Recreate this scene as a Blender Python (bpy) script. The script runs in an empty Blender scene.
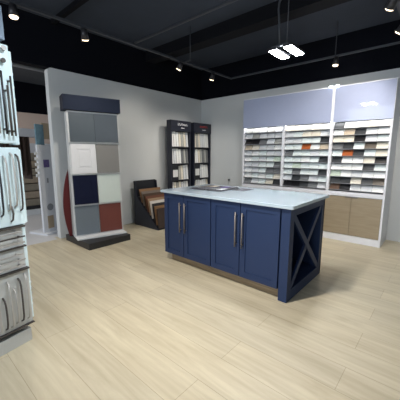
import bpy, bmesh, math, random
from mathutils import Vector, Matrix
random.seed(7)
sc = bpy.context.scene
COL = sc.collection

# ---------------------------------------------------------------- camera
F, PITCH, ROLL, YAW, EYE = 280.42, 0.16132, 0.00196, -0.72335, 1.3534
cam_d = bpy.data.cameras.new('camera'); cam = bpy.data.objects.new('camera', cam_d); COL.objects.link(cam)
cam_d.sensor_width = 36.0; cam_d.lens = F / 400 * 36.0; cam_d.clip_start = 0.02
fw = Vector((math.sin(YAW) * math.cos(PITCH), math.cos(YAW) * math.cos(PITCH), -math.sin(PITCH)))
rt = Vector((math.cos(YAW), -math.sin(YAW), 0)); up = rt.cross(fw)
r2 = rt * math.cos(ROLL) + up * math.sin(ROLL); u2 = up * math.cos(ROLL) - rt * math.sin(ROLL)
cam.matrix_world = Matrix(((r2.x, u2.x, -fw.x, 0), (r2.y, u2.y, -fw.y, 0), (r2.z, u2.z, -fw.z, EYE), (0, 0, 0, 1)))
sc.camera = cam

# ---------------------------------------------------------------- light and exposure
sc.view_settings.view_transform = 'Standard'; sc.view_settings.look = 'None'
sc.view_settings.gamma = 1.0; sc.view_settings.use_curve_mapping = False
sc.view_settings.exposure = 0.0
TRACK_W, PEND_W, WORLD_S, DAY_W, STRIP_E = 60.0, 190.0, 0.33, 160.0, 12.0
w = bpy.data.worlds.new('world'); sc.world = w; w.use_nodes = True
w.node_tree.nodes['Background'].inputs[0].default_value = (0.80, 0.88, 1.0, 1)
w.node_tree.nodes['Background'].inputs[1].default_value = WORLD_S
def area(name, loc, target, sx, sy, power, color):
    l = bpy.data.lights.new(name, 'AREA'); l.shape = 'RECTANGLE'; l.size = sx; l.size_y = sy
    l.energy = power; l.color = color
    o = bpy.data.objects.new(name, l); COL.objects.link(o); o.location = loc
    o.rotation_euler = (Vector(target) - Vector(loc)).to_track_quat('-Z', 'Y').to_euler()
    return o
# daylight through the shop front behind the camera
area('shopfront_daylight', (-1.2, -3.6, 1.9), (-2.4, 2.5, 0.8), 4.5, 2.6, DAY_W, (0.84, 0.92, 1.0))

# ---------------------------------------------------------------- materials
M = {}
def mat(name, col, rough=0.5, metal=0.0, noise=0.0, nscale=20.0, spec=0.5, emit=None, estr=0.0, coat=0.0, bump=0.0):
    m = bpy.data.materials.new(name); m.use_nodes = True; nt = m.node_tree; b = nt.nodes['Principled BSDF']
    b.inputs['Roughness'].default_value = rough; b.inputs['Metallic'].default_value = metal
    b.inputs['Specular IOR Level'].default_value = spec; b.inputs['Coat Weight'].default_value = coat
    c = (*col, 1)
    tc = nt.nodes.new('ShaderNodeTexCoord'); nz = nt.nodes.new('ShaderNodeTexNoise')
    nz.inputs['Scale'].default_value = nscale; nz.inputs['Detail'].default_value = 5
    nt.links.new(tc.outputs['Object'], nz.inputs['Vector'])
    mx = nt.nodes.new('ShaderNodeMixRGB'); mx.blend_type = 'MIX'
    k = max(noise, 0.03)
    mx.inputs[1].default_value = (*[max(0, x * (1 - k)) for x in col], 1)
    mx.inputs[2].default_value = (*[min(1, x * (1 + k)) for x in col], 1)
    nt.links.new(nz.outputs['Fac'], mx.inputs[0]); nt.links.new(mx.outputs[0], b.inputs['Base Color'])
    if bump:
        bp = nt.nodes.new('ShaderNodeBump'); bp.inputs['Strength'].default_value = bump
        nt.links.new(nz.outputs['Fac'], bp.inputs['Height']); nt.links.new(bp.outputs[0], b.inputs['Normal'])
    if emit:
        b.inputs['Emission Color'].default_value = (*emit, 1); b.inputs['Emission Strength'].default_value = estr
    M[name] = m
    return m

def wood(name, c1, c2, stretch=(1.2, 14, 14), rough=0.45, planks=False):
    m = bpy.data.materials.new(name); m.use_nodes = True; nt = m.node_tree; b = nt.nodes['Principled BSDF']
    N = nt.nodes.new; L = nt.links.new
    tc = N('ShaderNodeTexCoord'); mp = N('ShaderNodeMapping'); mp.inputs['Scale'].default_value = stretch
    L(tc.outputs['Object'], mp.inputs['Vector'])
    nz = N('ShaderNodeTexNoise'); nz.inputs['Scale'].default_value = 1.6; nz.inputs['Detail'].default_value = 7
    nz.inputs['Roughness'].default_value = 0.62; nz.inputs['Distortion'].default_value = 0.6
    L(mp.outputs[0], nz.inputs['Vector'])
    rp = N('ShaderNodeValToRGB'); rp.color_ramp.elements[0].position = 0.33; rp.color_ramp.elements[1].position = 0.68
    rp.color_ramp.elements[0].color = (*c1, 1); rp.color_ramp.elements[1].color = (*c2, 1)
    L(nz.outputs['Fac'], rp.inputs[0])
    last = rp.outputs[0]
    if planks:
        mp2 = N('ShaderNodeMapping'); mp2.inputs['Location'].default_value = (0.36, 0.048, 0)
        L(tc.outputs['Object'], mp2.inputs['Vector'])
        br = N('ShaderNodeTexBrick'); br.inputs['Scale'].default_value = 1.0
        br.inputs['Brick Width'].default_value = 1.75; br.inputs['Row Height'].default_value = 0.235
        br.inputs['Mortar Size'].default_value = 0.0018; br.inputs['Mortar Smooth'].default_value = 0.2
        br.inputs['Bias'].default_value = 0.0
        br.offset = 0.37; br.offset_frequency = 2
        br.inputs['Color1'].default_value = (0.93, 0.93, 0.93, 1); br.inputs['Color2'].default_value = (1.05, 1.045, 1.03, 1)
        br.inputs['Mortar'].default_value = (0.66, 0.63, 0.59, 1)
        L(mp2.outputs[0], br.inputs['Vector'])
        # cathedral figure: wavy rings, stretched along each board
        wv = N('ShaderNodeTexWave'); wv.wave_type = 'RINGS'; wv.rings_direction = 'Z'
        wv.inputs['Scale'].default_value = 2.2; wv.inputs['Distortion'].default_value = 9; wv.inputs['Detail'].default_value = 3
        wv.inputs['Detail Scale'].default_value = 0.8
        mp3 = N('ShaderNodeMapping'); mp3.inputs['Scale'].default_value = (0.35, 3.2, 1)
        L(tc.outputs['Object'], mp3.inputs['Vector']); L(mp3.outputs[0], wv.inputs['Vector'])
        r3 = N('ShaderNodeValToRGB'); r3.color_ramp.elements[0].color = (0.975, 0.97, 0.965, 1); r3.color_ramp.elements[1].color = (1.02, 1.02, 1.02, 1)
        L(wv.outputs['Fac'], r3.inputs[0])
        m1 = N('ShaderNodeMixRGB'); m1.blend_type = 'MULTIPLY'; m1.inputs[0].default_value = 1
        L(last, m1.inputs[1]); L(br.outputs['Color'], m1.inputs[2])
        m2 = N('ShaderNodeMixRGB'); m2.blend_type = 'MULTIPLY'; m2.inputs[0].default_value = 1
        L(m1.outputs[0], m2.inputs[1]); L(r3.outputs[0], m2.inputs[2]); last = m2.outputs[0]
    L(last, b.inputs['Base Color']); b.inputs['Roughness'].default_value = rough
    M[name] = m
    return m

wood('floor_oak', (0.445, 0.392, 0.282), (0.575, 0.522, 0.395), (0.9, 7, 7), 0.42, planks=True)
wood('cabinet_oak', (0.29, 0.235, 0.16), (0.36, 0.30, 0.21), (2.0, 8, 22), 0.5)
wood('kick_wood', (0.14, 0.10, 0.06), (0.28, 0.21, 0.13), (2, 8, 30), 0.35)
mat('wall_grey', (0.60, 0.63, 0.645), 0.85, noise=0.03, nscale=3)
mat('wall_black', (0.0022, 0.0030, 0.0065), 0.9, spec=0.15)
mat('ceiling_black', (0.046, 0.056, 0.078), 0.9, spec=0.2, noise=0.25, nscale=1.2)
mat('back_ceiling', (0.07, 0.08, 0.09), 0.85, noise=0.2, nscale=2)
mat('beam_black', (0.003, 0.0035, 0.006), 0.8, spec=0.2)
mat('pipe_grey', (0.035, 0.04, 0.05), 0.5)
mat('pipe_pale', (0.30, 0.31, 0.32), 0.5)
mat('back_wall', (0.62, 0.50, 0.43), 0.8)
mat('back_floor', (0.55, 0.56, 0.58), 0.45, noise=0.06, nscale=2)
mat('navy_paint', (0.014, 0.030, 0.085), 0.5, noise=0.04, nscale=8, spec=0.3)
mat('quartz', (0.43, 0.52, 0.60), 0.16, noise=0.012, nscale=5, coat=0.3)
mat('steel', (0.22, 0.20, 0.19), 0.5, metal=0.6)
mat('dark_metal', (0.03, 0.03, 0.035), 0.4, metal=0.3)
mat('black_laminate', (0.012, 0.014, 0.020), 0.5)
mat('navy_laminate', (0.012, 0.015, 0.028), 0.45)
mat('white_laminate', (0.78, 0.80, 0.86), 0.4)
mat('white_satin', (0.70, 0.72, 0.73), 0.45)
mat('lavender_glass', (0.37, 0.42, 0.59), 0.035)
mat('display_back', (0.20, 0.205, 0.22), 0.7)
mat('shelf_grey', (0.30, 0.31, 0.34), 0.6)
mat('led', (1, 1, 1), 0.5, emit=(0.93, 0.97, 1.0), estr=PEND_W)
mat('led_strip', (1, 1, 1), 0.5, emit=(1.0, 0.98, 0.95), estr=STRIP_E)
mat('lamp_glow', (1, 1, 1), 0.5, emit=(1.0, 0.78, 0.52), estr=3.5)
mat('glint_glow', (1, 1, 1), 0.5, emit=(0.85, 0.93, 1.0), estr=12)  # emission of the added glint blocks on the display case
mat('slate_panel', (0.066, 0.085, 0.103), 0.45)
mat('slate_panel_dark', (0.058, 0.075, 0.094), 0.45)
mat('white_door', (0.72, 0.73, 0.75), 0.4)
mat('taupe_panel', (0.21, 0.205, 0.195), 0.5)
mat('navy_panel', (0.002, 0.005, 0.026), 0.5, spec=0.25)
mat('mint_panel', (0.60, 0.67, 0.63), 0.45)
mat('grey_panel', (0.145, 0.175, 0.205), 0.45)
mat('brick_panel', (0.15, 0.040, 0.030), 0.5)
mat('slate_header', (0.010, 0.016, 0.034), 0.7, spec=0.2)
mat('tower_frame', (0.60, 0.62, 0.63), 0.5)
mat('red_gloss', (0.085, 0.005, 0.009), 0.35)
mat('red_edge', (0.12, 0.03, 0.02), 0.6)
mat('plinth_charcoal', (0.020, 0.021, 0.023), 0.5)
mat('rack_white', (0.74, 0.88, 0.92), 0.35)
mat('rack_grey', (0.53, 0.54, 0.53), 0.45)
mat('rack_header', (0.20, 0.26, 0.34), 0.5)
mat('bronze', (0.075, 0.065, 0.06), 0.45, metal=0.3)
mat('nickel', (0.50, 0.48, 0.46), 0.4, metal=0.35)
mat('text_white', (0.75, 0.75, 0.80), 0.6)
mat('text_red', (0.35, 0.03, 0.03), 0.6)
mat('teal_print', (0.13, 0.24, 0.31), 0.5, noise=0.5, nscale=14)
mat('purple_print', (0.12, 0.09, 0.25), 0.5, noise=0.5, nscale=30)
mat('grey_print', (0.25, 0.27, 0.30), 0.5)
mat('tan_print', (0.42, 0.34, 0.24), 0.6)
mat('page_grey', (0.13, 0.13, 0.15), 0.8, noise=0.3, nscale=12, spec=0.2)
mat('board_grey', (0.66, 0.69, 0.74), 0.6)
mat('brown_textile', (0.055, 0.035, 0.028), 0.9, noise=0.3, nscale=30)
mat('tan_textile', (0.33, 0.27, 0.20), 0.95, noise=0.2, nscale=30)
mat('olive_textile', (0.25, 0.22, 0.17), 0.95, noise=0.2, nscale=30)
mat('outlet_dark', (0.03, 0.03, 0.04), 0.5)
STONE = {
 'white': (0.86, 0.88, 0.88), 'pale mint': (0.74, 0.82, 0.82), 'cream': (0.76, 0.72, 0.62), 'pale grey': (0.68, 0.71, 0.74),
 'grey': (0.17, 0.18, 0.19), 'dark grey': (0.045, 0.050, 0.056), 'black': (0.012, 0.012, 0.015), 'orange': (0.40, 0.105, 0.030),
 'tan': (0.55, 0.47, 0.37), 'brown': (0.12, 0.07, 0.045), 'taupe': (0.13, 0.11, 0.09), 'olive grey': (0.42, 0.43, 0.41), 'pale green': (0.56, 0.66, 0.56)}
for k, c in STONE.items(): mat('stone_' + k, c, 0.35, noise=0.12, nscale=60)
BOARD = {'honey oak': (0.20, 0.105, 0.045), 'grey brown': (0.15, 0.125, 0.105), 'dark walnut': (0.06, 0.032, 0.016), 'reddish brown': (0.13, 0.045, 0.022),
 'light tan': (0.30, 0.20, 0.12), 'off white': (0.68, 0.63, 0.57), 'near black': (0.02, 0.018, 0.02), 'caramel': (0.22, 0.12, 0.055), 'espresso': (0.035, 0.022, 0.018)}
for k, c in BOARD.items(): wood('board_' + k, tuple(x * 0.85 for x in c), tuple(x * 1.15 for x in c), (10, 1.5, 10), 0.5)

# ---------------------------------------------------------------- helpers
def bx(bm, x0, x1, y0, y1, z0, z1, mi=0, mtx=None):
    vs = [bm.verts.new((x, y, z)) for x in (x0, x1) for y in (y0, y1) for z in (z0, z1)]
    fs = [(0, 1, 3, 2), (4, 6, 7, 5), (0, 4, 5, 1), (2, 3, 7, 6), (0, 2, 6, 4), (1, 5, 7, 3)]
    for f in fs:
        fc = bm.faces.new([vs[i] for i in f]); fc.material_index = mi
    if mtx is not None:
        for v in vs: v.co = mtx @ v.co
    return vs
def cyl(bm, p0, p1, r, n=12, r1=None, mi=0):
    p0 = Vector(p0); p1 = Vector(p1); d = (p1 - p0).normalized(); r1 = r if r1 is None else r1
    a = d.orthogonal().normalized(); b = d.cross(a)
    A = [bm.verts.new(p0 + r * (a * math.cos(t) + b * math.sin(t))) for t in [2 * math.pi * i / n for i in range(n)]]
    B = [bm.verts.new(p1 + r1 * (a * math.cos(t) + b * math.sin(t))) for t in [2 * math.pi * i / n for i in range(n)]]
    for i in range(n):
        f = bm.faces.new((A[i], A[(i + 1) % n], B[(i + 1) % n], B[i])); f.smooth = True; f.material_index = mi
    bm.faces.new(A[::-1]).material_index = mi; bm.faces.new(B).material_index = mi
def tube(bm, pts, r, n=8):
    pts = [Vector(p) for p in pts]; rings = []
    for i, p in enumerate(pts):
        d = (pts[min(i + 1, len(pts) - 1)] - pts[max(i - 1, 0)]).normalized()
        a = d.cross(Vector((0.31, 0.87, 0.38))).normalized(); b = d.cross(a)
        rings.append([bm.verts.new(p + r * (a * math.cos(t) + b * math.sin(t))) for t in [2 * math.pi * k / n for k in range(n)]])
    for A, B in zip(rings, rings[1:]):
        for i in range(n):
            f = bm.faces.new((A[i], A[(i + 1) % n], B[(i + 1) % n], B[i])); f.smooth = True
    bm.faces.new(rings[0][::-1]); bm.faces.new(rings[-1])
def prism(bm, prof, t0, t1, axis=1):
    """prof: list of 2D points; extrude along axis"""
    def P(a, b, t): return (a, t, b) if axis == 1 else ((t, a, b) if axis == 0 else (a, b, t))
    A = [bm.verts.new(P(a, b, t0)) for a, b in prof]; B = [bm.verts.new(P(a, b, t1)) for a, b in prof]
    n = len(prof)
    for i in range(n): bm.faces.new((A[i], A[(i + 1) % n], B[(i + 1) % n], B[i]))
    bm.faces.new(A[::-1]); bm.faces.new(B)
def NB(): return bmesh.new()
def obj(name, bm, m, parent=None, bevel=0.0, label=None, loc=None):
    bmesh.ops.recalc_face_normals(bm, faces=bm.faces)
    me = bpy.data.meshes.new(name); bm.to_mesh(me); bm.free()
    for x in (m if isinstance(m, (list, tuple)) else [m]): me.materials.append(M[x])
    o = bpy.data.objects.new(name, me); COL.objects.link(o)
    if bevel:
        b = o.modifiers.new('bevel', 'BEVEL'); b.width = bevel; b.segments = 2; b.limit_method = 'ANGLE'
    if parent: o.parent = parent
    if label: o['label'] = label
    if loc: o.location = loc
    return o
def thing(name, label, cat, loc=(0, 0, 0), rz=0, group=None):
    o = bpy.data.objects.new(name, None); COL.objects.link(o); o.location = loc; o.rotation_euler = (0, 0, rz)
    o.empty_display_size = 0.1
    o['label'] = label; o['category'] = cat
    if group: o['group'] = group
    return o
def tag(o, label, cat, group=None, kind=None):
    o['label'] = label; o['category'] = cat
    if group: o['group'] = group
    if kind: o['kind'] = kind
    return o
def struct(o): o['kind'] = 'structure'; return o
def box(name, m, x0, x1, y0, y1, z0, z1, parent=None, bevel=0.0, label=None):
    bm = NB(); bx(bm, x0, x1, y0, y1, z0, z1); return obj(name, bm, m, parent, bevel, label)
def copy_obj(o, parent=None):
    c = o.copy(); COL.objects.link(c)
    if parent: c.parent = parent
    return c
def copy_tree(o, parent=None):
    c = copy_obj(o, parent)
    for ch in list(o.children): copy_tree(ch, c)
    return c
ORD = ['first', 'second', 'third', 'fourth', 'fifth', 'sixth', 'seventh', 'eighth', 'ninth', 'tenth']

# ---------------------------------------------------------------- the setting
WX, WY, WH, CH = -4.6, 5.256, 2.622, 3.30
struct(box('floor', 'floor_oak', WX, 4.0, -4.0, WY + 0.1, -0.08, 0))
struct(box('floor', 'floor_oak', -4.75, WX, 1.75, WY + 0.1, -0.08, 0)).name = 'floor_edge'
bpy.data.objects['floor_edge'].name = 'trim_1'
struct(box('floor_back', 'back_floor', -9.1, WX, -3.0, 1.75, -0.08, 0.001))
struct(box('floor_back_corner', 'back_floor', -9.1, -4.75, 1.75, WY + 0.1, -0.08, 0.001))
# left wall: grey below, black above; rounded free end
bm = NB(); R = 0.05
prof = [(1.80, 0), (WY, 0), (WY, WH), (1.80 + R, WH)] + [(1.80 + R - R * math.sin(a), WH - R + R * math.cos(a)) for a in [math.pi / 2 * k / 5 for k in range(1, 5)]] + [(1.80, WH - R)]
prism(bm, prof, WX - 0.12, WX, axis=0)
struct(obj('wall_left', bm, 'wall_grey'))
struct(box('wall_left_upper', 'wall_black', WX - 0.12, WX - 0.01, -3.0, WY, WH + 0.001, CH))
bm = NB(); bx(bm, WX - 0.12, 4.0, WY, WY + 0.1, 0, WH); struct(obj('wall_right', bm, 'wall_grey'))
struct(box('wall_right_upper', 'wall_black', WX - 0.12, 4.0, WY + 0.01, WY + 0.1, WH + 0.001, CH))
struct(box('wall_back', ['back_wall'], -9.1, -9.0, -3.0, WY + 0.1, 0, 2.49))
struct(box('wall_back_upper', ['wall_black'], -9.1, -9.0, -3.0, WY + 0.1, 2.491, CH))
struct(box('ceiling', 'ceiling_black', WX, 4.0, -4.0, WY + 0.1, CH, CH + 0.1))
struct(box('ceiling_back', 'back_ceiling', -9.1, WX, -3.0, WY + 0.1, CH, CH + 0.1))
struct(box('wall_right_blocker', 'wall_grey', 3.0, 3.1, -1.0, WY, 0, WH))  # unseen wall added to cut ambient light from the right
struct(box('trim_2', 'beam_black', WX, 1.5, 3.62, 3.85, 3.12, CH))         # dark beams under the ceiling
struct(box('trim_3', 'beam_black', WX, 1.5, 1.90, 1.96, 3.24, CH))
struct(box('trim_4', 'beam_black', WX, 1.5, 0.70, 0.76, 3.24, CH))
struct(box('trim_5', 'beam_black', WX - 4.0, WX - 0.13, 1.05, 1.2, 3.22, CH))
struct(box('trim_6', 'beam_black', -7.0, -6.88, -2.0, 4.0, 3.22, CH))
bm = NB(); cyl(bm, (-6.0, -1.0, 2.92), (-6.0, 4.5, 2.92), 0.03)
tag(obj('conduit_pipe', bm, 'pipe_pale'), 'pale pipe under the ceiling of the back room', 'pipe')

# ---------------------------------------------------------------- ceiling tracks and lamps
TZ = 2.81
t = thing('ceiling_track', 'black lighting track along the left wall and round the corner', 'lighting track', (-3.36, 1.8, TZ))
bm = NB(); bx(bm, -0.017, 0.017, -2.6, 2.93, -0.012, 0.012); obj('rail', bm, 'pipe_grey', t)
bm = NB(); bx(bm, 0.017, 4.2, 2.895, 2.929, -0.012, 0.012); obj('rail', bm, 'pipe_grey', t)
bm = NB(); cyl(bm, (0.13, 1.62, 0.0), (0.13, 1.62, CH - TZ), 0.007)
bx(bm, 0.0, 0.14, 1.61, 1.63, -0.006, 0.006); obj('suspension_rod', bm, 'pipe_grey', t)
for yy in (-1.4,):
    bm = NB(); cyl(bm, (0, yy, 0.01), (0, yy, CH - TZ), 0.006); obj('suspension_rod', bm, 'pipe_grey', t)
for xx in (1.9, 3.9):
    bm = NB(); cyl(bm, (xx, 2.912, 0.01), (xx, 2.912, CH - TZ), 0.006); obj('suspension_rod', bm, 'pipe_grey', t)
bm = NB(); cyl(bm, (0.0, 0.66, 0.02), (4.2, 0.66, 0.02), 0.016)
tag(obj('ceiling_conduit', bm, 'pipe_grey', loc=(-3.34, 1.8, TZ)), 'thin dark conduit crossing the ceiling from the left track', 'pipe')
t2 = thing('ceiling_track', 'black lighting track with two lamps at the right edge', 'lighting track', (-0.545, 3.3, TZ))
bm = NB(); bx(bm, -0.017, 0.017, -2.5, 1.36, -0.012, 0.012); obj('rail', bm, 'pipe_grey', t2)
bm = NB(); cyl(bm, (0, -1.0, 0.01), (0, -1.0, CH - TZ), 0.006); obj('suspension_rod', bm, 'pipe_grey', t2)

def make_spot(loc, aim, label, power, color=(1.0, 0.91, 0.80), cone=105):
    o = thing('track_spotlight', label, 'spotlight', loc, 0, 'track spotlights under the ceiling')
    d = (Vector(aim) - Vector(loc)).normalized()
    bm = NB(); cyl(bm, (0, 0, 0.05), (0, 0, 0.098), 0.010); bx(bm, -0.016, 0.016, -0.04, 0.04, 0.088, 0.0975)
    obj('stem', bm, 'dark_metal', o)
    bm = NB(); cyl(bm, -d * 0.05 + Vector((0, 0, 0.03)), d * 0.06 + Vector((0, 0, 0.03)), 0.032, 16, 0.044)
    obj('lamp_head', bm, 'dark_metal', o)
    bm = NB(); c = Vector((0, 0, 0.03)) + d * 0.061; cyl(bm, c, c + d * 0.012, 0.040, 16, 0.034); obj('lens', bm, 'lamp_glow', o)
    l = bpy.data.lights.new('spot_light', 'SPOT'); l.energy = power; l.color = color
    l.spot_size = math.radians(cone); l.spot_blend = 0.8; l.shadow_soft_size = 0.035
    lo = bpy.data.objects.new('spot_light', l); COL.objects.link(lo); lo.parent = o
    lo.location = c + d * 0.02; lo.rotation_euler = d.to_track_quat('-Z', 'Y').to_euler()
    return o
LZ = 2.712
spots = [
 ((-3.36, 1.04, LZ), (-3.2, 1.0, 0), 'lit track spotlight nearest the white hardware tower, far left'),
 ((-3.36, 1.76, LZ), (-3.95, 2.25, 1.2), 'lit track spotlight in front of the cabinet door sample tower'),
 ((-3.36, 3.33, LZ), (-4.4, 3.2, 1.1), 'lit track spotlight left of the hanging rod, above the floor sample rack'),
 ((-3.36, 4.14, LZ), (-4.1, 4.4, 1.0), 'lit track spotlight by the room corner in front of the black tile racks'),
 ((-1.444, 4.712, LZ), (-1.6, 4.5, 0), 'lit track spotlight above the stone sample display case'),
 ((-0.545, 3.28, LZ), (-1.8, 4.75, 0.85), 'lit track spotlight at the upper right corner, nearer of the right pair'),
 ((-0.545, 3.97, LZ), (-2.0, 4.75, 0.8), 'lit track spotlight at the right edge, farther of the right pair')]
for l, a, lab in spots: make_spot(l, a, lab, TRACK_W * (1.3 if 'pair' in lab else 0.6 if 'hanging rod' in lab else 1.0))
# unseen track lamps: the first inferred from the island shadow, the second added
def hidden_spot(loc, aim, power, **k):
    make_spot(loc, aim, 'unseen lit track spotlight outside the frame above the open floor', power, **k)
t3 = thing('ceiling_track', 'black lighting track above the open floor nearest the camera', 'lighting track', (-1.7, 1.0, TZ))
bm = NB(); bx(bm, -0.5, 2.6, -0.017, 0.017, -0.012, 0.012); obj('rail', bm, 'pipe_grey', t3)
for xx in (-0.3, 2.0):
    bm = NB(); cyl(bm, (xx, 0, 0.01), (xx, 0, CH - TZ), 0.006); obj('suspension_rod', bm, 'pipe_grey', t3)
hidden_spot((-1.65, 1.0, LZ), (-1.0, 1.9, 0), TRACK_W * 5.0, color=(1.0, 0.93, 0.84))
hidden_spot((-0.6, 1.0, LZ), (-2.3, 0.35, 1.25), TRACK_W * 2.2, color=(0.85, 0.94, 1.0), cone=62)  # unseen cool lamp added to brighten the hardware tower

# pendant with two LED panels over the island
pn = thing('pendant_light', 'hanging pendant light with two bright white rectangular panels above the island', 'pendant lamp', (-1.335, 2.81, 2.35))
for dx, dy in ((-0.078, 0.0), (0.078, -0.005)):
    bm = NB(); bx(bm, dx - 0.046, dx + 0.046, dy - 0.155, dy + 0.155, 0.006, 0.028); h = obj('panel_housing', bm, 'dark_metal', pn, 0.003)
    bm = NB(); bx(bm, dx - 0.038, dx + 0.038, dy - 0.145, dy + 0.145, -0.002, 0.0059); obj('led_panel', bm, 'led', h)
bm = NB(); bx(bm, -0.09, 0.09, -0.15, -0.12, 0.028, 0.04); obj('bracket', bm, 'pipe_grey', pn)
bm = NB(); bx(bm, -0.09, 0.09, 0.12, 0.15, 0.028, 0.04); obj('bracket', bm, 'pipe_grey', pn)
bm = NB(); tube(bm, [(-0.01, -0.135, 0.03), (-0.02, -0.138, 0.2), (-0.035, -0.14, 0.36), (-0.03, -0.14, 0.42), (0.01, -0.14, 0.47), (0.06, -0.145, 0.51), (0.10, -0.15, 0.60), (0.10, -0.15, 0.948)], 0.009)
obj('stem', bm, 'pipe_grey', pn)
bm = NB(); tube(bm, [(0.06, -0.13, 0.03), (0.06, -0.13, 0.948)], 0.004); obj('cable', bm, 'pipe_grey', pn)
bm = NB(); cyl(bm, (0.09, -0.14, 0.925), (0.09, -0.14, 0.95), 0.06, 20); obj('canopy', bm, 'pipe_grey', pn)
# ---------------------------------------------------------------- island
IX0, IX1, IY0, IY1 = -2.653, -0.991, 2.321, 3.219
isl = thing('kitchen_island', 'navy blue shaker kitchen island with white top and open X-braced end', 'kitchen island', (-1.82, 2.77, 0))
def il(x0, x1, y0, y1, z0, z1): return (x0 + 1.82, x1 + 1.82, y0 - 2.77, y1 - 2.77, z0, z1)
bm = NB(); bx(bm, *il(IX0, -1.42, IY0 + 0.022, IY1, 0.105, 0.884)); 
bx(bm, *il(-1.42, -1.088, IY0 + 0.022, IY0 + 0.06, 0.105, 0.884))
bx(bm, *il(-1.42, IX1, IY1 - 0.03, IY1, 0.02, 0.884))
bx(bm, *il(-1.42, IX1 - 0.031, IY0 + 0.0865, IY1 - 0.03, 0.07, 0.10))
obj('carcass', bm, 'navy_paint', isl)
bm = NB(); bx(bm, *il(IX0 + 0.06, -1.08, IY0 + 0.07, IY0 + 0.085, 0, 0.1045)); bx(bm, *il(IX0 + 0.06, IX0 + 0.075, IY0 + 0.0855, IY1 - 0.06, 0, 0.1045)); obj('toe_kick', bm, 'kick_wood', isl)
# end frame: two posts, rails, X brace
bm = NB(); bx(bm, *il(-1.076, IX1, IY0, IY0 + 0.085, 0, 0.884)); obj('corner_post', bm, 'navy_paint', isl, 0.002)
bm = NB(); bx(bm, *il(-1.076, IX1, IY1 - 0.085, IY1, 0, 0.884)); obj('corner_post', bm, 'navy_paint', isl, 0.002)
bm = NB(); bx(bm, *il(IX1 - 0.03, IX1, IY0 + 0.085, IY1 - 0.085, 0.0, 0.105)); obj('bottom_rail', bm, 'navy_paint', isl)
bm = NB(); bx(bm, *il(IX1 - 0.03, IX1, IY0 + 0.085, IY1 - 0.085, 0.81, 0.884)); obj('top_rail', bm, 'navy_paint', isl)
ya, yb, za, zb = IY0 + 0.085, IY1 - 0.085, 0.105, 0.81
for s, xo in ((1, 0.0), (-1, 0.003)):
    y0, y1 = (ya, yb) if s > 0 else (yb, ya)
    L_ = math.hypot(yb - ya, zb - za); dy, dz = (y1 - y0) / L_, (zb - za) / L_; hw = 0.030
    # clip the bar ends against the frame: hexagon profile in y,z
    k1 = hw / abs(dy); k2 = hw / dz   # offsets along z and y
    sg = 1 if y1 > y0 else -1
    prof = [(y0, za), (y0 + sg * hw / dz, za), (y1, zb - hw / abs(dy)), (y1, zb), (y1 - sg * hw / dz, zb), (y0, za + hw / abs(dy))]
    bm = NB(); prism(bm, [(a - 2.77, b) for a, b in prof], IX1 - 0.026 + xo + 1.82, IX1 - 0.006 + xo + 1.82, axis=0); obj('cross_brace', bm, 'navy_paint', isl)
def shaker(name, x0, x1, z0, z1, parent, m):
    st = 0.062; bm = NB(); y0, y1 = -0.449, -0.428
    bx(bm, x0, x0 + st, y0, y1, z0, z1); bx(bm, x1 - st, x1, y0, y1, z0, z1)
    bx(bm, x0 + st, x1 - st, y0, y1, z1 - st, z1); bx(bm, x0 + st, x1 - st, y0, y1, z0, z0 + st)
    bx(bm, x0 + st, x1 - st, y0 + 0.009, y1, z0 + st, z1 - st)
    return obj(name, bm, m, parent)
def pull(parent, x, y, z0, z1, m, axis='x', r=0.006, off=0.03):
    bm = NB(); cyl(bm, (x, y - off, z0), (x, y - off, z1), r); cyl(bm, (x, y, z0 + 0.03), (x, y - off, z0 + 0.03), r * 0.8); cyl(bm, (x, y, z1 - 0.03), (x, y - off, z1 - 0.03), r * 0.8)
    return obj('handle', bm, m, parent)
xs = [(-2.653, -2.315, 1), (-2.311, -1.897, 0), (-1.889, -1.515, 1), (-1.511, -1.088, 0)]
for x0, x1, right in xs:
    d = shaker('door', x0 + 1.822, x1 + 1.818, 0.108, 0.878, isl, 'navy_paint')
    hx = (x1 - 0.038 if right else x0 + 0.038) + 1.82
    pull(d, hx, -0.449, 0.425, 0.785, 'steel', r=0.0075)
ct = box('countertop', 'quartz', IX0 - 0.032, IX1 + 0.032, IY0 - 0.032, IY1 + 0.032, 0.8845, 0.915, bevel=0.003)
tag(ct, 'white quartz countertop lying on the navy island', 'countertop')
# things on the counter
bk = thing('sample_folder', 'open grey sample folder lying on the far end of the white countertop', 'folder', (-2.25, 2.84, 0.915), 0.08)
bm = NB(); bx(bm, -0.24, 0.24, -0.22, 0.22, 0.0005, 0.006); obj('cover', bm, 'stone_dark grey', bk)
bm = NB(); bx(bm, -0.23, -0.01, -0.20, 0.20, 0.0061, 0.016); obj('page_block', bm, 'page_grey', bk)
bm = NB(); bx(bm, 0.01, 0.23, -0.20, 0.20, 0.0061, 0.014); obj('page_block', bm, 'page_grey', bk)
for i, (px, py, m) in enumerate([(-0.17, -0.12, 'stone_dark grey'), (-0.17, 0.08, 'stone_taupe'), (-0.07, 0.10, 'stone_tan'), (0.07, -0.12, 'stone_grey'), (0.17, -0.1, 'stone_pale grey'), (0.10, 0.1, 'purple_print')]):
    z = 0.0161 if px < 0 else 0.0141
    bm = NB(); bx(bm, px - 0.04, px + 0.04, py - 0.07, py + 0.07, z, z + 0.003); obj('colour_chip', bm, m, bk)
tag(box('brochure', 'page_grey', -1.99, -1.83, 2.86, 3.10, 0.9155, 0.919), 'small flat grey brochure beside the open folder on the countertop', 'brochure')

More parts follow.
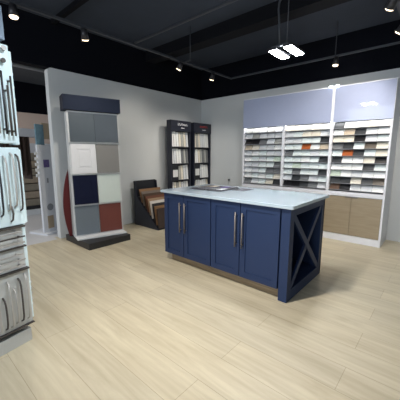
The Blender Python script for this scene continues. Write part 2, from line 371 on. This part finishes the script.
# ---------------------------------------------------------------- stone display case
DX0, DX1, DY, DH = -3.052, -0.640, 4.71, 2.362
dc = thing('display_case', 'tall white display case with lavender glass top and rows of stone samples', 'display case', (DX0, DY, 0))
def dl(x0, x1, y0, y1, z0, z1): return (x0 - DX0, x1 - DX0, y0 - DY, y1 - DY, z0, z1)
def dbox(name, m, *a, parent=None, bevel=0, label=None):
    bm = NB(); bx(bm, *dl(*a)); return obj(name, bm, m, parent or dc, bevel, label)
D1 = WY - 0.004
dbox('side_panel', 'white_laminate', DX0, DX0 + 0.026, DY, D1, 0, DH)
dbox('side_panel', 'white_laminate', DX1 - 0.026, DX1, DY, D1, 0, DH)
dbox('back_panel', 'display_back', DX0 + 0.026, DX1 - 0.026, DY + 0.20, DY + 0.22, 0.72, DH - 0.01)
dbox('divider', 'white_laminate', -2.248, -2.206, DY + 0.002, DY + 0.2, 0.79, 1.85)
dbox('divider', 'white_laminate', -1.455, -1.413, DY - 0.004, DY + 0.2, 0.79, 2.36)
dbox('ledge', 'white_laminate', DX0 + 0.026, DX1 - 0.026, DY - 0.006, DY + 0.2, 0.722, 0.785)
dbox('top_trim', 'white_laminate', DX0, DX1, DY + 0.0, D1, DH + 0.0005, DH + 0.012)
for x0, x1 in ((DX0 + 0.004, -1.457), (-1.411, DX1 - 0.004)):
    dbox('glass_door', 'lavender_glass', x0, x1, DY - 0.012, DY - 0.001, 1.846, DH - 0.002)
for x0, x1 in ((DX0 + 0.03, -2.25), (-2.204, -1.458), (-1.411, DX1 - 0.03)):
    dbox('led_strip', 'led_strip', x0, x1, DY + 0.025, DY + 0.05, 1.856, 1.861)
dbox('shelf_top', 'white_laminate', DX0 + 0.027, DX1 - 0.027, DY + 0.002, DY + 0.199, 1.8615, 1.872)
dbox('base_carcass', 'white_laminate', DX0 + 0.027, DX1 - 0.027, DY + 0.025, D1 - 0.005, 0.10, 0.715)
dbox('plinth', 'white_laminate', DX0 + 0.027, DX1 - 0.027, DY + 0.006, DY + 0.06, 0, 0.105)
prs = [(-1.5, -0.670), (-2.33, -1.504), (DX0 + 0.03, -2.334)]
for x0, x1 in prs:
    mid = (x0 + x1) / 2
    if x1 == -0.670: mid = -1.073
    for i, (a, b) in enumerate(((x0, mid - 0.002), (mid + 0.002, x1))):
        d = dbox('door', 'cabinet_oak', a, b, DY, DY + 0.02, 0.112, 0.712)
        hx = (b - 0.09, b) if i == 0 else (a, a + 0.09)
        bm = NB(); bx(bm, *dl(hx[0], hx[1], DY - 0.012, DY, 0.700, 0.7135)); obj('handle', bm, 'steel', d)
for x in (-1.478, -1.392):  # added glowing blocks imitating the bright glints at the display's top edge
    bm = NB(); bx(bm, x - 0.03 - DX0, x + 0.03 - DX0, -0.03, 0.0, DH + 0.0125, DH + 0.022); gb = obj('glint_block', bm, 'white_laminate', dc)
    bm = NB(); bx(bm, x - 0.026 - DX0, x + 0.026 - DX0, -0.034, -0.0301, DH - 0.003, DH + 0.02); obj('glint_face', bm, 'glint_glow', gb)
BAYS = [('left', DX0 + 0.030, -2.252), ('middle', -2.202, -1.459), ('right', -1.409, DX1 - 0.030)]
G = {'left': '''olive grey,olive grey,pale grey,olive grey,pale grey
pale grey,olive grey,pale grey,pale grey,pale grey
black,black,grey,pale grey,olive grey
tan,cream,pale grey,pale grey,white
pale grey,white,pale mint,pale grey,pale grey
white,pale mint,pale grey,pale mint,pale green
pale grey,pale grey,pale mint,pale mint,grey
white,pale grey,pale mint,grey,grey
white,pale mint,white,pale mint,cream
grey,pale grey,pale mint,cream,dark grey''',
'middle': '''cream,cream,olive grey,cream,white
pale grey,pale mint,cream,cream,pale grey
pale grey,pale grey,pale mint,pale mint,dark grey
pale mint,pale mint,orange,white,tan
grey,pale mint,pale mint,pale grey,pale mint
pale mint,pale mint,white,pale mint,dark grey
pale mint,pale green,pale mint,pale mint,pale mint
pale mint,grey,pale mint,pale mint,dark grey
pale grey,dark grey,grey,pale grey,pale mint
black,black,dark grey,grey,pale grey''',
'right': '''dark grey,white,white,cream,white
white,tan,dark grey,pale grey,white
cream,cream,black,pale grey,pale mint
grey,dark grey,pale mint,taupe,cream
pale mint,orange,dark grey,pale mint,cream
dark grey,white,white,cream,black
white,white,white,dark grey,pale mint
pale green,white,pale grey,white,white
dark grey,dark grey,cream,dark grey,taupe
brown,black,pale grey,pale grey,white'''}
# one sample slab leaning back on its ledge
bm = NB(); bx(bm, -0.071, 0.071, -0.006, 0.006, 0, 0.078)
proto_me = {}
def slab_mesh(colr):
    if colr not in proto_me:
        bm = NB(); bx(bm, -0.0715, 0.0715, 0, 0.012, 0, 0.102)
        me = bpy.data.meshes.new('stone_sample'); bmesh.ops.recalc_face_normals(bm, faces=bm.faces); bm.to_mesh(me); bm.free(); me.materials.append(M['stone_' + colr]); proto_me[colr] = me
    return proto_me[colr]
pitch = 0.1045
for bay, x0, x1 in BAYS:
    rows = G[bay].split('\n')
    for r, row in enumerate(rows):
        z = 1.845 - (r + 1) * pitch + 0.010
        bm = NB(); bx(bm, x0 - DX0, x1 - DX0, 0.012, 0.165, z - 0.004, z)
        bx(bm, x0 - DX0, x1 - DX0, 0.010, 0.0155, z + 0.0001, z + 0.004)
        obj('shelf', bm, 'shelf_grey', dc)
        wcol = (x1 - x0) / 5
        for c, colr in enumerate(row.split(',')):
            o = bpy.data.objects.new('stone_sample', slab_mesh(colr)); COL.objects.link(o)
            o.location = (x0 + wcol * (c + 0.5), DY + 0.018, z + 0.0005)
            o.rotation_euler = (math.radians(-31 + random.uniform(-2, 2)), 0, 0)
            cc = ['leftmost', 'second from left', 'centre one', 'second from right', 'rightmost'][c]
            rr = ('top shelf' if r == 0 else 'bottom shelf' if r == 9 else ORD[r] + ' shelf from top')
            tag(o, '%s stone sample, %s, %s, %s bay' % (colr, cc, rr, bay), 'stone sample', 'stone samples on the shelves of the white display case')

# wall outlet
ot = thing('wall_outlet', 'small dark power outlet with a plug on the wall left of the display case', 'outlet', (-3.741, WY - 0.001, 0.80))
bm = NB(); bx(bm, -0.035, 0.035, -0.006, 0, -0.055, 0.055); obj('cover_plate', bm, 'wall_grey', ot)
bm = NB(); bx(bm, -0.018, 0.018, -0.035, -0.0061, -0.04, 0.0); obj('plug', bm, 'outlet_dark', ot)
bm = NB(); tube(bm, [(0, -0.025, -0.04), (-0.005, -0.03, -0.2), (-0.03, -0.02, -0.45), (-0.02, -0.02, -0.79)], 0.004); obj('cord', bm, 'pipe_pale', ot)

# ---------------------------------------------------------------- two black tile racks against the left wall
def tile_rack(y0, y1, label, tm, sub):
    X0, X1 = -4.42, -4.30; Wd = y1 - y0
    r = thing('tile_rack', label, 'display rack', (X0, y0, 0), 0, 'black tile sample racks in the room corner')
    D = X1 - X0
    def b(n, m, *a): bm = NB(); bx(bm, *a); return obj(n, bm, m, r)
    b('side_panel', 'navy_laminate', 0, D, 0, 0.035, 0.031, 1.8295)
    b('foot', 'black_laminate', -0.12, D, 0, Wd, 0, 0.03)
    b('side_panel', 'navy_laminate', 0, D, Wd - 0.035, Wd, 0.031, 1.8295)
    b('back_panel', 'black_laminate', 0, 0.012, 0.0355, Wd - 0.0355, 0.031, 1.8295)
    h = b('header', 'navy_laminate', 0, D + 0.012, 0, Wd, 1.83, 2.045)
    # blurred lettering on the header: a word of narrow letters and a small line below
    bm = NB(); y = Wd * 0.33
    for k in range(9):
        lw = random.choice((0.018, 0.022, 0.026)); hgt = 0.052 if k == 0 else random.choice((0.034, 0.040, 0.048))
        bx(bm, D + 0.0121, D + 0.015, y, y + lw * 0.35, 1.945, 1.945 + hgt)
        bx(bm, D + 0.0121, D + 0.015, y + lw * 0.35, y + lw, 1.945 + (hgt - 0.012 if k % 2 else 0), 1.945 + (hgt if k % 2 else 0.012)); y += lw + 0.009
    obj('lettering', bm, tm, h)
    bm = NB(); y = Wd * 0.48
    for k in range(6): bx(bm, D + 0.0121, D + 0.014, y, y + 0.012, 1.888, 1.903); y += 0.018
    obj('lettering', bm, sub, h)
    zs = [1.49, 1.14, 0.79, 0.44, 0.09]
    for z in zs: b('shelf', 'black_laminate', 0.0125, D - 0.004, 0.0355, Wd - 0.0355, z, z + 0.022)
    b('box_insert', 'black_laminate', 0.02, D - 0.011, 0.04, 0.22, 0.8125, 1.13)
    bm = NB(); bx(bm, D - 0.0108, D - 0.008, 0.06, 0.20, 0.88, 1.03); o = obj('picture_card', bm, 'white_satin', r)
    return r, D
TC = ['white', 'cream', 'pale grey', 'white', 'olive grey', 'pale grey', 'white', 'cream']
for (y0, y1, lab, tm, side) in ((3.970, 4.560, 'black tile rack with white lettering on its header, left of the corner', 'text_white', 'left'),
                          (4.660, 5.245, 'black tile rack with red lettering on its header, in the corner', 'text_red', 'right')):
    r, D = tile_rack(y0, y1, lab, tm, 'text_white')
    Wd = y1 - y0
    for si, z in enumerate((1.49, 1.14, 0.79, 0.44)):
        ya = 0.045; yb = Wd - 0.04
        n = 7
        if si == 2: ya = 0.235; n = 4
        sw = (yb - ya) / n
        for k in range(n):
            colr = TC[(k * 3 + si * 2 + (1 if side == 'right' else 0)) % 8]
            if si == 1 and k >= n - 3: colr = 'grey' if k != n - 2 else 'olive grey'
            hh = 0.305 + random.uniform(-0.015, 0.008)
            bm = NB(); bx(bm, -0.006, 0.006, -sw * 0.40, sw * 0.40, 0, hh)
            o = obj('tile_sample', bm, 'stone_' + colr, loc=(-4.42 + D - 0.035, y0 + ya + sw * (k + 0.5), z + 0.023)); o.rotation_euler = (0, math.radians(-5), 0)
            tag(o, '%s upright tile, %s from left, %s of the %s rack' % (colr, ORD[k], ['top shelf', 'second shelf', 'third shelf', 'fourth shelf'][si], 'white-lettered' if side == 'left' else 'red-lettered'), 'tile sample', 'upright tiles in the black racks')

# ---------------------------------------------------------------- floor board rack (cascading)
RX, RY, RW = -4.50, 3.17, 0.52
fr = thing('board_rack', 'low black rack of cascading wood flooring boards against the left wall', 'display rack', (RX, RY, 0))
bm = NB(); bx(bm, 0, 0.02, 0, RW, 0, 0.85); obj('back_panel', bm, 'black_laminate', fr)
for yy in (0, RW - 0.02):
    bm = NB(); prism(bm, [(0.0205, 0), (0.70, 0), (0.70, 0.018), (0.21, 0.445), (0.10, 0.55), (0.06, 0.84), (0.0205, 0.84)], yy, yy + 0.02, axis=1); obj('side_panel', bm, 'navy_laminate', fr)
bm = NB(); prism(bm, [(0.021, 0.0), (0.70, 0.0), (0.70, 0.018), (0.21, 0.445), (0.10, 0.54), (0.021, 0.54)], 0.021, RW - 0.021, axis=1); obj('inner_ramp', bm, 'black_laminate', fr)
seq = ['honey oak', 'grey brown', 'dark walnut', 'reddish brown', 'light tan', 'off white', 'near black', 'caramel', 'espresso']
for i, k in enumerate(seq):
    u = i / 8
    tx, tzz = 0.155 + 0.50 * u, 0.70 - 0.31 * u          # top edge of the board
    fx = 0.232 + 0.478 * u; fz = 0.452 - 0.418 * u         # lower edge
    d = Vector((tx - fx, 0, tzz - fz)); ln = d.length; a = math.atan2(d.x, d.z)
    bm = NB(); bx(bm, -0.006, 0.006, 0, RW - 0.01, 0, ln)
    o = obj('flooring_board', bm, 'board_' + k, loc=(RX + fx + 0.006, RY + 0.005, fz)); o.rotation_euler = (0, a, 0)
    tag(o, '%s flooring board, %s down the cascade of the low black rack' % (k, ORD[i]), 'flooring sample', 'flooring boards cascading in the low rack')

# ---------------------------------------------------------------- cabinet door sample tower
tz = math.atan2(-0.2462, 0.9692)
pl = box('tower_plinth', 'plinth_charcoal', -4.455, -3.70, 1.822, 2.512, 0.0, 0.095, bevel=0.004)
tag(pl, 'low charcoal square plinth under the cabinet door sample tower', 'plinth')
tw = thing('door_sample_tower', 'tall tower of eight coloured cabinet door samples under a navy header', 'display tower', (-4.13, 1.819, 0.0955), tz)
Z0 = 0.0955
def tb(n, m, *a, parent=None, bevel=0, label=None):
    bm = NB(); a = list(a); a[4] -= Z0; a[5] -= Z0; bx(bm, *a); return obj(n, bm, m, parent or tw, bevel, label)
tb('tray', 'white_satin', -0.27, 0.16, 0.01, 0.75, 0.096, 0.116)
tb('body', 'tower_frame', -0.26, -0.035, 0.02, 0.74, 0.1165, 1.97)
tb('header', 'slate_header', -0.24, 0.015, -0.035, 0.775, 1.977, 2.182)
rowz = [(1.525, 1.955), (1.062, 1.508), (0.598, 1.045), (0.128, 0.580)]
cols = [(('slate_panel', 'slate grey flat sample'), ('slate_panel_dark', 'slightly darker slate grey flat sample')),
        (('white_door', 'white raised panel sample door'), ('taupe_panel', 'taupe flat sample')),
        (('navy_panel', 'dark navy raised panel sample'), ('mint_panel', 'pale mint flat sample')),
        (('grey_panel', 'mid grey flat sample'), ('brick_panel', 'brick red flat sample'))]
for i, ((z0, z1), cs) in enumerate(zip(rowz, cols)):
    # each row is a tilted frame, top set back, bottom forward
    tilt = math.radians(-3.5)
    m4 = Matrix.Translation((0.0, 0, z0 - Z0)) @ Matrix.Rotation(tilt, 4, 'Y')
    H_ = z1 - z0
    bm = NB(); bx(bm, -0.04, -0.004, 0.008, 0.752, -0.012, H_ + 0.004, mtx=m4)
    fr_ = obj('row_frame', bm, 'tower_frame', tw)
    for j, (ya, yb) in enumerate(((0.030, 0.375), (0.385, 0.728))):
        m, lab = cs[j]
        if i == 0: ya, yb = ((0.030, 0.378), (0.380, 0.728))[j]
        bm = NB(); bx(bm, -0.0035, 0.012, ya, yb, 0.006, H_ - 0.006, mtx=m4)
        if m in ('white_door', 'navy_panel'):
            st = 0.075
            bx(bm, 0.0121, 0.018, ya, ya + st, 0.006, H_ - 0.006, mtx=m4); bx(bm, 0.0121, 0.018, yb - st, yb, 0.006, H_ - 0.006, mtx=m4)
            bx(bm, 0.0121, 0.018, ya + st, yb - st, 0.006, 0.006 + st, mtx=m4); bx(bm, 0.0121, 0.018, ya + st, yb - st, H_ - 0.006 - st, H_ - 0.006, mtx=m4)
            bx(bm, 0.0121, 0.019, ya + st + 0.03, yb - st - 0.03, 0.006 + st + 0.03, H_ - 0.006 - st - 0.03, mtx=m4)
        obj('sample_panel', bm, m, tw, 0.002, lab)
# red curved panel leaning against the tower's left side
bm = NB(); n = 18; out = []; inn = []
for k in range(n + 1):
    u = k / n; z = 0.0 + 1.02 * u
    out.append((-0.100 * math.sin(math.pi * min(1, 0.10 + 0.90 * u)) ** 0.8, z)); 
prof = [(-0.0, 1.03), (-0.0, 0.0)] + out
prism(bm, [(a, b) for a, b in prof], -0.20, -0.17, axis=0)
rp = obj('red_curved_panel', bm, 'red_gloss', loc=(-4.13, 1.819, 0.096)); rp.rotation_euler = (0, 0, tz)
tag(rp, 'dark red curved panel standing upright at the left side of the sample tower', 'panel')

# ---------------------------------------------------------------- hardware tower, left foreground (local x outward, y to its right edge)
hw = thing('hardware_tower', 'white tower of cabinet pulls and knobs at the left edge', 'display tower', (-2.173, 0.582, 0), 0.2)
def hb(n, m, *a, parent=None, bevel=0.0, label=None):
    bm = NB(); bx(bm, *a); return obj(n, bm, m, parent or hw, bevel, label)
hb('plinth', 'rack_grey', -0.52, 0.0, -0.60, 0.012, 0, 0.098, bevel=0.003)
hb('core', 'dark_metal', -0.50, -0.06, -0.58, -0.02, 0.0985, 2.06)
hb('header', 'rack_header', -0.42, -0.01, -0.58, 0.034, 2.064, 2.26)
P3 = hb('hardware_panel', 'rack_grey', -0.06, 0.0, -0.60, 0.030, 0.142, 0.552, bevel=0.004)
P4 = hb('hardware_panel', 'rack_grey', -0.06, -0.004, -0.60, 0.020, 0.562, 0.858, bevel=0.004)
P2 = hb('hardware_panel', 'rack_white', -0.06, 0.0, -0.60, 0.050, 0.872, 1.396, bevel=0.006)
P1 = hb('hardware_panel', 'rack_white', -0.06, 0.0, -0.60, 0.046, 1.422, 2.034, bevel=0.008)
hb('edge_panel', 'rack_white', -0.12, -0.035, 0.0505, 0.078, 0.872, 1.385, bevel=0.004)
hb('edge_panel', 'rack_white', -0.12, -0.035, 0.0465, 0.077, 1.415, 2.012, bevel=0.004)
hb('edge_panel', 'rack_white', -0.14, -0.03, 0.0305, 0.055, 0.15, 0.868, bevel=0.004)
for z in (0.556, 0.862): hb('shelf_lip', 'bronze', -0.02, 0.018, -0.60, 0.032, z - 0.005, z + 0.005)
hb('shelf_lip', 'bronze', -0.02, 0.018, -0.60, 0.032, 0.136, 0.1415)
hb('shelf_lip', 'bronze', -0.02, 0.012, -0.60, 0.030, 0.715, 0.724)
def vpull(y, z0, z1, m, parent, r=0.006, off=0.034, arch=False):
    bm = NB()
    if arch: tube(bm, [(0, y, z0), (off * 0.7, y, z0 + 0.015), (off, y, z0 + 0.05), (off * 1.1, y, (z0 + z1) / 2), (off, y, z1 - 0.05), (off * 0.7, y, z1 - 0.015), (0, y, z1)], r)
    else:
        cyl(bm, (off, y, z0), (off, y, z1), r); cyl(bm, (0, y, z0 + 0.03), (off, y, z0 + 0.03), r); cyl(bm, (0, y, z1 - 0.03), (off, y, z1 - 0.03), r)
    return obj('pull_handle', bm, m, parent)
def hpull(z, y0, y1, m, parent, r=0.006, off=0.03):
    bm = NB(); cyl(bm, (off, y0, z), (off, y1, z), r); cyl(bm, (0, y0 + 0.03, z), (off, y0 + 0.03, z), r); cyl(bm, (0, y1 - 0.03, z), (off, y1 - 0.03, z), r)
    return obj('pull_handle', bm, m, parent)
# top panel
for y, z0, z1, m in ((-0.030, 1.48, 1.86, 'dark_metal'), (-0.002, 1.47, 1.78, 'bronze'), (0.022, 1.47, 1.84, 'bronze'), (-0.07, 1.48, 1.9, 'nickel'), (-0.11, 1.48, 1.9, 'dark_metal')):
    vpull(y, z0, z1, m, P1, 0.006)
for y, z in ((0.005, 2.003), (-0.005, 1.928)):
    bm = NB(); cyl(bm, (0, y, z), (0.018, y, z), 0.006, 12); cyl(bm, (0.018, y, z), (0.03, y, z), 0.014, 16); obj('knob', bm, 'nickel' if z > 1.95 else 'bronze', P1)
for y, z0, z1, m in ((-0.10, 0.95, 1.33, 'dark_metal'), (-0.055, 0.98, 1.34, 'nickel'), (-0.045, 0.905, 1.02, 'bronze'), (-0.012, 1.0, 1.36, 'nickel'), (0.022, 0.97, 1.35, 'bronze')):
    vpull(y, z0, z1, m, P2, 0.006, arch=True)
for y, z0, z1, m in ((-0.19, 0.17, 0.5, 'nickel'), (-0.15, 0.17, 0.40, 'bronze'), (-0.115, 0.17, 0.50, 'nickel'), (-0.08, 0.18, 0.44, 'nickel'), (-0.045, 0.18, 0.50, 'bronze'), (-0.005, 0.18, 0.52, 'nickel')):
    vpull(y, z0, z1, m, P3, 0.006, arch=True)
for z, y1, m in ((0.595, 0.0, 'nickel'), (0.635, 0.005, 'nickel'), (0.675, -0.01, 'nickel'), (0.755, 0.01, 'nickel'), (0.795, 0.015, 'bronze'), (0.83, 0.0, 'nickel')):
    hpull(z, -0.55, y1, m, P4, 0.0055)
for k in range(5):
    z = 0.41 - k * 0.044
    bm = NB(); cyl(bm, (-0.07, 0.0552, z), (-0.07, 0.067, z), 0.005); cyl(bm, (-0.07, 0.067, z), (-0.07, 0.077, z), 0.011, 14); obj('knob', bm, 'nickel', hw)
for k in range(6):
    z = 1.96 - k * 0.08
    bm = NB(); cyl(bm, (-0.08, 0.0772, z), (-0.08, 0.088, z), 0.005); cyl(bm, (-0.08, 0.088, z), (-0.08, 0.096, z), 0.011, 14); obj('knob', bm, 'nickel', hw)

# ---------------------------------------------------------------- back room behind the wall end
sb = thing('sample_board_stand', 'tall pale grey sample board standing behind the end of the left wall', 'display board', (-5.1, 1.86, 0.001), 0.35)
bm = NB(); bx(bm, -0.04, 0, -0.15, 0.30, 0.0305, 1.50); obj('board', bm, 'board_grey', sb)
bm = NB(); bx(bm, -0.30, 0.12, -0.20, 0.25, 0, 0.03); obj('foot', bm, 'board_grey', sb)
bm = NB(); bx(bm, -0.02, 0.004, -0.155, -0.01, 1.505, 1.83); obj('teal_picture', bm, 'teal_print', sb)
bm = NB(); bx(bm, -0.03, -0.005, -0.03, 0.11, 1.60, 1.86); obj('tan_picture', bm, 'tan_print', sb)
bm = NB(); bx(bm, 0.0, 0.003, -0.06, 0.05, 1.13, 1.26); obj('purple_picture', bm, 'purple_print', sb)
bm = NB(); bx(bm, 0.0, 0.003, -0.02, 0.01, 0.87, 0.95); obj('grey_icon', bm, 'grey_print', sb)
bm = NB(); cyl(bm, (0, 0.0, 0.45), (0.004, 0.0, 0.45), 0.06, 24); obj('round_picture', bm, 'grey_print', sb)
bm = NB(); bx(bm, 0.0, 0.003, -0.07, 0.05, 0.08, 0.30); obj('tan_card', bm, 'tan_print', sb)
for k in range(5):
    bm = NB(); bx(bm, -0.02, -0.005, -0.20, -0.1505, 0.98 + k * 0.09, 1.03 + k * 0.09); obj('side_tab', bm, 'white_satin', sb)
cr = thing('carpet_rack', 'rack of hanging brown textile samples in the back room', 'display rack', (-5.9, 1.62, 0.001), 0.3)
bm = NB(); bx(bm, -0.05, 0.25, -0.45, 0.62, 1.66, 1.80); obj('top_rail', bm, 'board_grey', cr)
bm = NB(); bx(bm, -0.04, 0.0, -0.45, -0.40, 0, 1.66); obj('post', bm, 'dark_metal', cr)
bm = NB(); bx(bm, -0.04, 0.0, 0.57, 0.62, 0, 1.66); obj('post', bm, 'dark_metal', cr)
for k in range(7):
    bm = NB(); bx(bm, 0, 0.20, -0.012, 0.012, -(0.34 + 0.07 * k), 0); 
    o = obj('hanging_textile', bm, 'brown_textile' if k % 2 else 'board_espresso', loc=(0, 0, 0))
    a = 0.3; ly = -0.36 + 0.085 * k; lx = 0.01
    o.location = (-5.9 + lx * math.cos(a) - ly * math.sin(a), 1.62 + lx * math.sin(a) + ly * math.cos(a), 1.659); o.rotation_euler = (0, 0, a)
    tag(o, 'dark brown hanging textile sample, %s from the left on the back-room rack' % ORD[k], 'textile sample', 'hanging textiles in the back room')
st = thing('carpet_shelf', 'white-based shelf unit holding rolled tan carpets in the back room', 'shelf unit', (-6.9, 2.2, 0.001))
bm = NB(); bx(bm, -0.5, 0.0, -1.0, 1.0, 0, 0.12); obj('base', bm, 'white_satin', st)
bm = NB(); bx(bm, -0.5, -0.47, -1.0, 1.0, 0.12, 1.6); obj('back', bm, 'board_grey', st)
bm = NB(); bx(bm, -0.47, -0.06, -1.0, -0.97, 0.12, 1.6); obj('side', bm, 'board_grey', st)
bm = NB(); bx(bm, -0.47, -0.06, 0.97, 1.0, 0.12, 1.6); obj('side', bm, 'board_grey', st)
for k in range(7):
    z = 0.20 + k * 0.17
    o = box('folded_carpet', 'tan_textile' if k % 2 else 'olive_textile', -7.34, -6.94, 1.24, 3.15, z, z + 0.158, bevel=0.03)
    tag(o, '%s folded carpet, %s from the bottom of the back-room stack' % ('tan' if k % 2 else 'olive tan', ORD[k]), 'carpet', 'folded carpets in the back room')
bm = NB(); bx(bm, -0.44, -0.06, -0.96, 0.96, 0.12, 0.198); obj('dark_riser', bm, 'dark_metal', st)
# unseen area light added to brighten the back room
area('back_room_fill', (-7.0, 0.2, 3.2), (-7.0, 1.2, 0), 1.8, 1.8, 90, (1.0, 0.93, 0.86))
